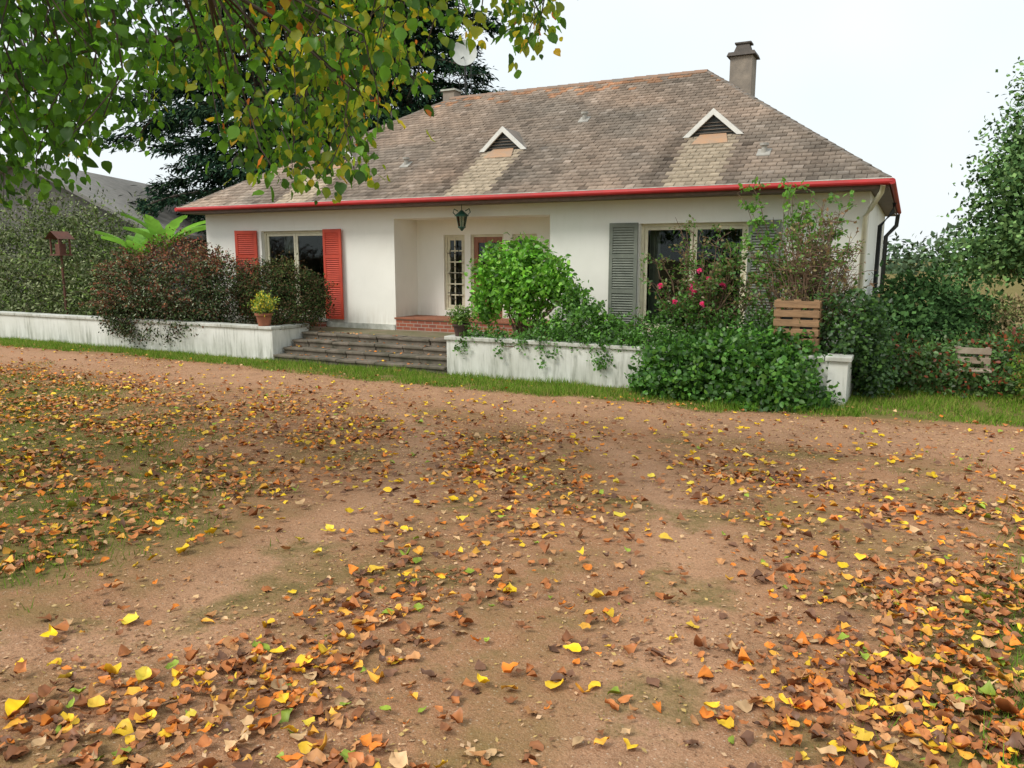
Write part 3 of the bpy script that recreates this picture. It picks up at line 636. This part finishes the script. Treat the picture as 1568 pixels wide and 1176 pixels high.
shrub('weeping_brown_shrub',[(2.1,19.5,.75,1.0,1.0,.62),(2.9,19.5,.75,1.2,1,.68),(3.9,19.,.85,1.2,1,.7)],1200,13,.14,.12,[(.20,.18,.075),(.27,.20,.11),(.13,.17,.055)],width=.35,droop=1.,base=(2.4,19.5,0),lump=.42,shoots=80,slen=.8,**kw)
shrub('ivy_ground_cover',[(.3,15.8,.3,.8,.7,.48),(1.2,16.9,.35,.9,.7,.45),(-.2,16.5,.35,.5,.8,.5),(2.0,16.9,.4,.8,.8,.5),(2.0,16.0,.2,.5,.5,.3),(1.05,15.35,.12,.5,.25,.22),(1.45,15.6,.2,.3,.3,.22)],1600,11,.1,.09,[(.065,.13,.033),(.10,.20,.045),(.075,.11,.033),(.28,.07,.03)],[4,4,3,1.4],T=L2,width=.8,zmin=.02,base=(.8,16,0),lump=.35,shoots=20,slen=.35)
shrub('mixed_hedge',[(2.2,14.9,.45,.45,.5,.5),(2.9,15.,.55,.8,.7,.6),(4.4,15.2,.6,1.0,.8,.7)],800,12,.09,.08,[(.09,.19,.025),(.13,.24,.03),(.24,.22,.045)],T=L1,zmin=.02,base=(3,15.4,0),lump=.4,shoots=40,slen=.3)
def pot(x,y,z,r,h,cols,sz,sp,mt):
    e=empty('potted_plant'); m=MB(); m.tube([(x,y,z),(x,y,z+h*.82),(x,y,z+h*.82),(x,y,z+h),(x,y,z+h),(x,y,z+h-.03)],[r*.68,r*.93,r*1.06,r*1.08,r*.9,r*.88],18); m.obj('pot',mt,e)
    clumps([(x,y,z+h+sp*.75,sp,sp,sp*.8)],100,9,.05,sz,cols,T=L2,width=.6,lump=.5).obj('foliage',M_leaf,e)
    stems((x,y,z+h-.03,.3),[(x+random.uniform(-1,1)*sp*.6,y+random.uniform(-1,1)*sp*.6,z+h+sp*random.uniform(.6,1.4)) for _ in range(7)],.008,.003,wob=.02).obj('stems',M_twig,e)
pot(-13.55,13.62,.796,.20,.30,[(.22,.30,.04),(.14,.24,.03),(.6,.48,.04)],.06,.27,M_terra)
pot(-8.12,13.62,.796,.17,.26,[(.08,.17,.02),(.13,.22,.03)],.06,.2,mat_noise('dark_pot',(.09,.05,.035),(.05,.03,.025),6,.6,.1))
Cr=empty('wooden_crate'); m=MB(); cx,cy=-1.62,14.02
for zz in range(7): m.box(cx-.36,cx+.36,cy-.30,cy-.275,.62+zz*.157,.62+zz*.157+.115); m.box(cx-.36,cx+.36,cy+.275,cy+.30,.62+zz*.157,.62+zz*.157+.115)
for sx_ in (-1,1):
    for zz in range(7): m.box(cx+sx_*.36-.012,cx+sx_*.36+.012,cy-.27,cy+.27,.62+zz*.157,.62+zz*.157+.115)
    m.box(cx+sx_*.30-.04,cx+sx_*.30+.04,cy-.272,cy-.20,.6,1.70); m.box(cx+sx_*.30-.04,cx+sx_*.30+.04,cy+.2,cy+.272,.6,1.70)
m.box(cx-.06,cx+.06,cy-.272,cy-.25,.6,1.70); m.obj('planks',M_crate,Cr,.004)
m=MB(); m.box(cx-.25,cx+.25,cy-.19,cy+.19,.62,1.5); m.obj('gap_shade_box',M_iron,Cr)  # dark inner box, its colour stands in for shade in the plank gaps
B=empty('bird_feeder'); m=MB(); bx,by=-22.5,14.6
m.tube([(bx,by,.55),(bx,by,2.45)],.04,6); m.box(bx-.24,bx+.24,by-.2,by+.2,2.45,2.49)
for a in (-1,1):
    for b in (-1,1): m.box(bx+a*.2-.02,bx+a*.2+.02,by+b*.16-.02,by+b*.16+.02,2.49,2.95)
m.box(bx-.1,bx+.1,by-.1,by+.1,2.49,2.8)
for sg in (-1,1): m.quad((bx,by-.27,3.16),(bx,by+.27,3.16),(bx+sg*.32,by+.27,2.93),(bx+sg*.32,by-.27,2.93))
m.obj('body',mat_noise('red_brown_wood',(.15,.05,.03),(.09,.04,.025),6,.7,.1),B)
Fn=empty('wooden_bench'); m=MB()
for x_ in (.92,1.36):
    m.box(x_-.03,x_+.03,15.92,15.98,0,.82); m.box(x_-.03,x_+.03,15.5,15.56,0,.42); m.box(x_-.025,x_+.025,15.562,15.918,.34,.41)
for z_ in (.58,.75): m.box(.86,1.42,15.89,15.918,z_-.055,z_+.055)
for y_ in (15.5,15.63,15.76): m.box(.86,1.42,y_,y_+.11,.422,.455)
m.obj('boards',mat_noise('weathered_board',(.40,.33,.25),(.22,.15,.10),5,.85,.2),Fn,.004)
Bn=empty('banana_plant'); bag=Bag(); mb=MB()
for (bx,by,hh,n) in ((-20.3,16.4,2.0,9),(-21.7,16.7,1.7,8)):
    mb.tube([(bx,by,.55),(bx,by,.58+hh)],[.13,.06],8)
    for i in range(n):
        a=i*2.4+.5; L=random.uniform(1.3,1.9); up=random.uniform(.85,1.5); wd=.26; seg=14; rows=[]
        for k_ in range(seg+1):
            f=k_/seg; r_=L*f*math.cos(up)+L*f*f*.35; z=.5+hh+L*(f*math.sin(up)-f*f*.35)
            c_=np.array([bx+math.cos(a)*r_,by+math.sin(a)*r_,z]); sd=np.array([-math.sin(a),math.cos(a),0]); ww=wd*math.sin(math.pi*min(1,max(.04,f*.9+.08)))**.7*random.uniform(.72,1.05)
            rows+= [c_-sd*ww+np.array([0,0,.09]),c_,c_+sd*ww+np.array([0,0,.09])]
        V=np.array(rows); F=np.array([(r_*3+j,r_*3+j+1,r_*3+j+4,r_*3+j+3) for r_ in range(seg) for j in range(2)])
        bag.add(V,F,np.tile(np.array([.20,.42,.05])*random.uniform(.6,1.2),(len(V),1))*rng.uniform(.8,1.15,(len(V),1)))
bag.obj('leaves',M_leaf,Bn); mb.obj('pseudostems',M_twig,Bn)
Ba=empty('barn'); ca,sa=math.cos(RAD(27)),math.sin(RAD(27))
def FR(a,b,z=0): return (ca*a-sa*b, sa*a+ca*b, z)
m=MB(); a0,a1,b0,b1=-23.2,-13.9,30,42
m.quad(FR(a0,b0,.0),FR(a1,b0,.0),FR(a1,b0,3.4),FR((a0+a1)/2,b0,5.9),FR(a0,b0,3.4)); m.quad(FR(a1,b0,0),FR(a1,b1,0),FR(a1,b1,3.4),FR(a1,b0,3.4)); m.quad(FR(a0,b0,0),FR(a0,b1,0),FR(a0,b1,3.4),FR(a0,b0,3.4)); m.obj('walls',M_metalroof,Ba)
m=MB(); am=(a0+a1)/2
for sg,ae in ((-1,a0-.5),(1,a1+.5)):
    z_e=3.4-.5*(5.9-3.4)/((a1-a0)/2)
    P=[FR(am,b0-.5,6.08),FR(am,b1,6.08),FR(ae,b1,z_e+.18),FR(ae,b0-.5,z_e+.18)]; Q=[(p[0],p[1],p[2]-.16) for p in P]
    m.quad(*P); m.quad(*Q); m.quad(P[0],P[3],Q[3],Q[0]); m.quad(P[3],P[2],Q[2],Q[3])
m.obj('roof',mat_noise('barn_roof',(.30,.28,.25),(.20,.19,.17),3,.7,.1),Ba)
# ------------------------------------------------------------ trees
def cedar(name,x,y,H,R,nb,zlo=2.5,cols=((.018,.042,.026),(.032,.066,.036),(.012,.028,.018),(.045,.08,.038))):
    e=empty(name); mb=MB(); mb.tube([(x,y,0),(x+.1,y,H*.35),(x-.1,y+.1,H*.7),(x,y,H)],[.55,.4,.22,.05],10,False); bag=Bag()
    for i in range(nb):
        f=(i+random.random())/nb; z=zlo+(H-zlo)*f; a=i*2.39996+random.uniform(-.3,.3)
        L=R*(1-f)**.65*random.uniform(.6,1.12)*min(1,.55+f*3); L=max(L,.5)
        pts=[]
        for k_ in range(7):
            t=k_/6; pts.append((x+math.cos(a+.15*t)*L*t,y+math.sin(a+.15*t)*L*t,z+L*(.16*t-.30*t*t)))
        mb.tube(pts,[.1*(1-t_/7)*L/R+.02 for t_ in range(7)],5,False)
        pa=np.array(pts); nc=int(10+L*8)
        tt=rng.uniform(.15,1.05,nc)**.8; idx=np.clip(tt*6,0,5.999); i0=idx.astype(int); fr_=(idx-i0)[:,None]
        C=pa[i0]*(1-fr_)+pa[i0+1]*fr_; sd=np.array([-math.sin(a),math.cos(a),0]); wdt=L*.26*np.sin(np.clip(tt,0,1)*2.6)+.15
        C=C+sd*(rng.uniform(-1,1,nc)*wdt)[:,None]; C[:,2]-=np.abs(rng.normal(0,.10,nc))
        mper=20; P=np.repeat(C,mper,0)+rng.normal(0,1,(nc*mper,3))*np.array([.30,.30,.11]); n=len(P)
        yd=np.array([math.cos(a),math.sin(a),-.45])+rng.normal(0,.55,(n,3)); nr=np.array([0,0,1])+rng.normal(0,.5,(n,3))
        V,F=scatter(L1,P,rng.uniform(.18,.42,n),yd,nr,.30)
        col=pal(n,cols,None,.25)*np.repeat(np.clip(rng.normal(1,.3,nc),.5,1.8),mper)[:,None]
        bag.add(V,F,rep(col,L1))
    bag.obj('foliage',M_needle,e); mb.obj('trunk_and_limbs',M_bark,e)
px,py,_=FR(-12.0,38); cedar('cedar_tree',px,py,24,7.6,120)
px,py,_=FR(-5.2,39); cedar('cedar_tree.001',px,py,21,6.9,110,zlo=4)
def broadleaf(name,x,y,H,R,K,m,size,cols,z0=2.5,nb=12,seed=0,lump=.3):
    e=empty(name); blobs=[]; mb=MB(); mb.tube([(x,y,0),(x+.05,y,H*.3),(x,y,H*.55),(x+.2,y,H*.85)],[R*.08,R*.06,R*.04,.04],10,False)
    for i in range(nb):
        f=i/(nb-1); z=z0+(H-z0)*(.05+.88*f); rr=R*.74*(1-.88*f**1.3)*random.uniform(.75,1.12); a=i*2.4+seed
        bx,by=x+math.cos(a)*rr*.9,y+math.sin(a)*rr*.9; br=R*random.uniform(.22,.38)*(1-.35*f)
        blobs.append((bx,by,z,br,br,br*.62)); mb.tube([(x,y,max(.8,z-rr*.7)),(x+(bx-x)*.5,y+(by-y)*.5,z-rr*.25),(bx,by,z)],[R*.03,R*.02,.015],6,False)
    for i in range(nb//2):
        f=random.random(); z=z0+(H-z0)*(.1+.7*f); a=random.uniform(0,6.28); rr=R*.35*(1-.8*f); br=R*.34*(1-.5*f); blobs.append((x+math.cos(a)*rr,y+math.sin(a)*rr,z,br,br,br*.8))
    clumps(blobs,K,m,size*1.6,size,cols,lump=lump,inner=.35,width=.7).obj('foliage',M_far,e); mb.obj('trunk_and_limbs',M_bark,e)
T1=[(.08,.155,.05),(.115,.20,.068),(.042,.085,.03),(.15,.24,.08)]
broadleaf('deciduous_tree',5.0,33,9.6,4.8,3300,14,.19,T1,z0=1.8,nb=22,seed=1,lump=.38)
broadleaf('deciduous_tree.001',7.9,32,10.8,4.6,2000,14,.20,[(.05,.10,.035),(.08,.15,.05),(.035,.07,.022)],z0=1.2,nb=16,seed=2,lump=.38)
broadleaf('deciduous_tree.002',12,42,11,4.5,800,14,.24,T1,z0=1.2,nb=12,seed=3)
blobs=[]
for i in range(90):
    a=RAD(-75+150*i/89)+RAD(27); dd=random.uniform(120,170); h=random.uniform(2.2,5)
    blobs.append((-math.sin(a)*dd,math.cos(a)*dd,h*.5,6,6,h))
clumps(blobs,3000,12,1.0,1.1,[(.07,.11,.06),(.09,.13,.07),(.06,.09,.05)],zmin=0).obj('distant_tree_line',M_far)
# ---- overhanging autumn tree at the left of the drive
Tn=empty('lime_tree'); mb=MB()
def fp(a,b,z): return np.array(FR(a,b,z))
mb.tube([fp(-7.0,6.2,.1),fp(-6.95,6.25,1.5),fp(-6.9,6.3,3.2),fp(-6.9,6.3,6),fp(-6.7,6.2,8.5)],[.30,.22,.2,.13,.04],12,False)
limbs=[[(-6.9,6.3,3.0),(-5.2,6.7,4.5),(-3.2,7,5.05),(-1.3,7.2,5.2),(-.4,7.3,5.05),(.15,7.35,4.75)],
[(-6.9,6.3,2.8),(-5.6,7.5,3.95),(-4.2,8.2,4.5),(-2.9,8.5,4.7),(-2.0,8.6,4.35)],[(-6.9,6.3,3.4),(-5.2,5.6,4.2),(-3.4,5.5,4.35),(-1.9,5.7,4.3)],
[(-6.9,6.3,2.6),(-6,8,3.9),(-5.2,9.2,4.4)],[(-6.9,6.3,4.2),(-5,6.3,6),(-3,6.8,7),(-1.5,6.8,7.2)],[(-6.9,6.3,4.4),(-8.5,7,6),(-10,8,6.6)],[(-6.9,6.3,3.6),(-8,4.8,5),(-9,3.2,5.6)],[(-6.9,6.3,4),(-6.2,4.2,5.4),(-5.4,2.5,6)]]
LP=[]
for L in limbs:
    P=[fp(*q) for q in L]; mb.tube(P,list(np.linspace(.085,.016,len(P))),8,False)
    for i in range(len(P)-1):
        for t in np.linspace(0,1,8)[:-1]: LP.append(P[i]*(1-t)+P[i+1]*t)
LP=np.array(LP)
QX=[-.80,-.632,-.552,-.471,-.443,-.39,-.31,-.253,-.197,-.156,-.116,-.076,-.027,.021,.049]
QZ=[.05,.075,.085,.115,.22,.14,.105,.078,.068,.14,.210,.248,.268,.236,.268]
LPs=[];LDr=[];LCy=[]
def twig(a,b,z0,z1,n,yel):
    s=fp(a+random.uniform(-.35,.35),b+random.uniform(-.3,.3),z0); e_=fp(a,b,z1)
    j=np.argmin(((LP-s)**2).sum(1)); p0=LP[j]
    m_=s*.5+e_*.5+rng.normal(0,.06,3); pts=[p0,(p0+s)/2+np.array([0,0,.08]),s,m_,e_]
    mb.tube(pts,[.012,.010,.007,.005,.002],4,False)
    pa=np.array(pts)
    tt=rng.uniform(1.2,4.05,n); i0=np.clip(tt.astype(int),0,3); f_=(tt-i0)[:,None]
    C=pa[i0]*(1-f_)+pa[i0+1]*f_; off=rng.normal(0,1,(n,3))*np.array([.11,.11,.07])
    LPs.append(C+off); LDr.append(unit(off+np.array([0,0,-.13]))); LCy.append(np.full(n,yel))
for i in range(360):
    q=random.uniform(-.8,.045); b=random.uniform(5.4,8.8); a=q*b
    lo=2.4+np.interp(q,QX,QZ)*b
    z1=lo+(random.random()**1.3)*1.6+random.uniform(-.03,.08); z0=z1+random.uniform(.35,.8)
    if q>-.14 and random.random()<.35: continue
    if vn(q*9,z1*1.6,5)<.24: continue
    twig(a,b,z0,z1,random.randint(26,44),.03+.26*float(sstep(-.45,-.12,q)))
for i in range(150):
    a=random.uniform(-11,-1.5); b=random.uniform(2,10.5); z1=random.uniform(5.0,8)
    if a*1.0/b>-.85 and z1<2.4+.36*b: z1=2.4+.36*b+random.uniform(0,1)
    twig(a,b,z1+.6,z1,26,.05)
P=np.concatenate(LPs); Dd=np.concatenate(LDr); ye=np.concatenate(LCy); n=len(P)
col=pal(n,[(.085,.21,.015),(.13,.30,.022),(.05,.13,.014)],None,.3)
u_=rng.random(n); yc=pal(n,[(.70,.46,.02),(.6,.5,.03),(.60,.18,.03)],[3,3,1.3]); mk=u_<ye*.35; col[mk]=yc[mk]; mk=(u_>=ye*.35)&(u_<ye*1.6); col[mk]=pal(mk.sum(),[(.25,.34,.02),(.33,.37,.025)])
V,F=scatter(LD,P,rng.uniform(.05,.12,n),Dd*.7+np.array([0,0,-.5])+rng.normal(0,.4,(n,3)),unit(rng.normal(0,.75,(n,3))+np.array([.1,-.3,.6])),rng.uniform(.8,1.2,n),rng.uniform(-.5,.1,n),rng.uniform(-.2,.6,n),.025)
fast_mesh('leaves',V,F,mat_leaf('tree_leaf',.5,.02),rep(col,LD)*rng.uniform(.88,1.1,(n*len(LD[0]),1)),Tn); mb.obj('trunk_and_limbs',M_bark,Tn)
# ------------------------------------------------------------ fallen leaves
def dens(x,y):
    g=lambda cx,cy,rx,ry,am: am*np.exp(-((x-cx)/rx)**2-((y-cy)/ry)**2)
    d=34+g(-2.1,2.2,1.2,.8,260)+g(-2.2,4.4,1.5,1.6,110)+g(-.7,7.2,2.1,1.3,115)+g(-5.2,6.4,2.6,1.8,110)+g(-2.5,6.8,2.4,1.3,90)+g(.3,3.6,.8,1.3,420)+g(.8,6,.8,1.8,220)
    d=d+grass_mask(x,y,False)*np.where((x<-3.5)&(y<11),150,0)+g(-10,8.5,4,1.6,90)+g(-3.2,2.0,1.,.5,100)
    d=d*(.32+1.3*sstep(.36,.70,fbm(x*1.15,y*1.15,61,6)))*(1-.75*track(x,y))
    return d*np.where(y>12.3,.3,1)
N0=430000; x=rng.uniform(-24,4.5,N0); y=rng.uniform(1.0,13.3,N0)
area=28.5*12.3; a_=x*ca+y*sa; b_=-x*sa+y*ca
keep=(rng.random(N0)<dens(x,y)*area/N0)&(b_>1.2)&(np.abs(a_)<b_*.8+.9); x=x[keep];y=y[keep]; b_=b_[keep]; n=len(x)
COL=[(.47,.17,.055),(.52,.25,.10),(.30,.12,.05),(.68,.21,.03),(.80,.50,.035),(.17,.085,.05),(.28,.36,.045),(.58,.37,.19),(.72,.36,.05)]; WT=[22,19,19,11,9,14,3,9,9]
up=.045*grass_mask(x,y,False)*rng.random(n)*(x>-1)
P=np.stack([x,y,gz(x,y)+.010+up],1)
bag=Bag()
for near,T in ((b_<5.0,LD),(b_>=5.0,L2)):
    Pn=P[near]; k_=len(Pn); an=rng.uniform(0,6.28,k_); yd=np.stack([np.cos(an),np.sin(an),rng.normal(0,.15,k_)],1); nr=unit(np.array([0,0,1])+rng.normal(0,.28,(k_,3)))
    sz=rng.uniform(.03,.09,k_); yd=unit(yd); Pn=Pn-yd*sz[:,None]*.5; Pn[:,2]=P[near][:,2]+.003+rng.uniform(0,.010,k_)
    V,F=scatter(T,Pn,sz,yd,nr,rng.uniform(.5,1.3,k_),rng.uniform(-.6,1.1,k_),rng.uniform(-.8,1.3,k_),.07)
    c_=pal(k_,COL,WT,.25); cc_=rep(c_,T)*rng.uniform(.72,1.2,(k_*len(T[0]),1)); bag.add(V,F,cc_)
N1=380; x=rng.uniform(-14,2.5,N1); y=rng.uniform(1.3,11.5,N1); an=rng.uniform(0,6.28,N1); yd=np.stack([np.cos(an),np.sin(an),rng.normal(0,.1,N1)],1)
V,F=scatter(LD,np.stack([x,y,gz(x,y)+.028],1),rng.uniform(.055,.115,N1),yd,unit(np.array([0,0,1])+rng.normal(0,.25,(N1,3))),rng.uniform(.8,1.3,N1),rng.uniform(-.2,.8,N1),rng.uniform(-.4,.8,N1),.07); bag.add(V,F,rep(pal(N1,[(.86,.56,.02),(.80,.60,.07),(.66,.42,.05)],None,.18),LD)*rng.uniform(.78,1.1,(N1*len(LD[0]),1)))
N3=170; i_=rng.integers(0,4,N3); x=rng.uniform(-13,-8.5,N3); y=13.5+.33*i_+rng.uniform(0,.22,N3); an=rng.uniform(0,6.28,N3)
V,F=scatter(L2,np.stack([x,y,.15*(i_+1)+.012],1),rng.uniform(.04,.085,N3),np.stack([np.cos(an),np.sin(an),rng.normal(0,.1,N3)],1),unit(np.array([0,0,1])+rng.normal(0,.3,(N3,3)))); bag.add(V,F,rep(pal(N3,COL,WT,.2),L2))
N2=110000; x=rng.uniform(-16,4,N2); y=rng.uniform(1.0,12.5,N2); k2=(rng.random(N2)<.3+.7*(fbm(x,y,61,3)>.48)); x=x[k2];y=y[k2]; n2=len(x); an=rng.uniform(0,6.28,n2)
bag2=Bag(); V,F=scatter(L1,np.stack([x,y,gz(x,y)+.008],1),rng.uniform(.010,.036,n2),np.stack([np.cos(an),np.sin(an),rng.normal(0,.2,n2)],1),unit(np.array([0,0,1])+rng.normal(0,.3,(n2,3))),rng.uniform(.2,.8,n2))
bag2.add(V,F,rep(pal(n2,[(.44,.22,.10),(.2,.1,.05),(.54,.35,.2),(.5,.34,.12)],None,.2),L1))
bag.obj('fallen_leaves',M_litter); bag2.obj('leaf_crumbs',M_litter)
# ------------------------------------------------------------ grass
bag=Bag()
def grass(xr,yr,N,h,wd,cols,thr=.25,pw=1.,moss=False,shift=0.):
    x=rng.uniform(*xr,N); y=rng.uniform(*yr,N); gmk=grass_mask(x-shift,y,moss)*sstep(.25,.6,fbm(x*2.5,y*2.5,77,3)+.1)
    a_=x*ca+y*sa; b_=-x*sa+y*ca
    k_=(rng.random(N)<gmk**pw)&(gmk>thr)&(b_>1)&(np.abs(a_)<b_*.8+1.); x=x[k_];y=y[k_];n=len(x)
    P=np.stack([x,y,gz(x,y)-.005],1); yd=rng.normal(0,.4,(n,3))+np.array([0,0,1]); hh=h*rng.uniform(.4,1.5,n)*(.5+vn(x*1.7,y*1.7,33))
    V,F=scatter(GB,P,hh,yd,rdir(n),wd/np.maximum(hh,.01)*rng.uniform(.7,1.3,n)); bag.add(V,F,rep(pal(n,cols,None,.3),GB))
GG=[(.15,.27,.03),(.19,.33,.04),(.10,.19,.02),(.34,.34,.09)]
grass((-26,-.5),(11.8,13.5),65000,.10,.013,GG)
grass((-.9,5),(12.6,20),50000,.09,.014,GG)
grass((-1,4.5),(2.2,10.5),60000,.065,.006,[(.14,.26,.03),(.18,.30,.04),(.10,.18,.02),(.34,.34,.09)],.1,1.2)
grass((-.2,4.5),(2.2,10.5),80000,.11,.007,[(.15,.32,.03),(.19,.37,.04),(.10,.21,.02)],.2,1.6,False,.45)
grass((-20,-3.8),(1.5,11),170000,.055,.007,[(.13,.22,.03),(.17,.27,.035),(.2,.19,.06)],.15,1.2)
grass((-4,.5),(1.5,9),30000,.02,.004,[(.16,.19,.04),(.2,.21,.05)],.2,1.5,True)
bag.obj('grass',M_grass)
# ------------------------------------------------------------ light, world, camera
wd=bpy.data.worlds.new('World'); scene.world=wd; wd.use_nodes=True; nt=wd.node_tree; bg=nt.nodes['Background']
sky=nt.nodes.new('ShaderNodeTexSky'); sky.sky_type='NISHITA'; sky.sun_disc=False; sky.sun_elevation=RAD(48); sky.sun_rotation=RAD(215); sky.air_density=1.5; sky.dust_density=3
tc=nt.nodes.new('ShaderNodeTexCoord'); nz=nt.nodes.new('ShaderNodeTexNoise'); nz.inputs['Scale'].default_value=1.8; nz.inputs['Detail'].default_value=3; nt.links.new(tc.outputs['Generated'],nz.inputs['Vector'])
cl=mixc(nt,ramp(nt,nz.outputs[0],.35,.65),(6.4,7.1,7.45),(7.9,8.2,8.3)); mx=mixc(nt,.9,sky.outputs[0],cl)
nt.links.new(mx,bg.inputs[0]); bg.inputs[1].default_value=.14
sun=bpy.data.lights.new('sun','SUN'); sun.energy=2.5; sun.angle=RAD(22); sun.color=(1,.965,.90); so=bpy.data.objects.new('sun',sun); link(so)
el=RAD(48); az=RAD(215); sd=Vector((math.sin(az)*math.cos(el),math.cos(az)*math.cos(el),math.sin(el)))
so.rotation_euler=(-sd).to_track_quat('-Z','Y').to_euler(); so.location=(0,0,30)
cam=bpy.data.cameras.new('camera'); cam.sensor_width=36; cam.lens=27.05; cam.clip_end=3000; cam.clip_start=.05
co=bpy.data.objects.new('camera',cam); link(co); co.location=(0,0,2.4); co.rotation_euler=(RAD(90-9.35),0,RAD(27)); scene.camera=co
scene.view_settings.view_transform='Standard'; scene.view_settings.look='None'; scene.view_settings.exposure=0
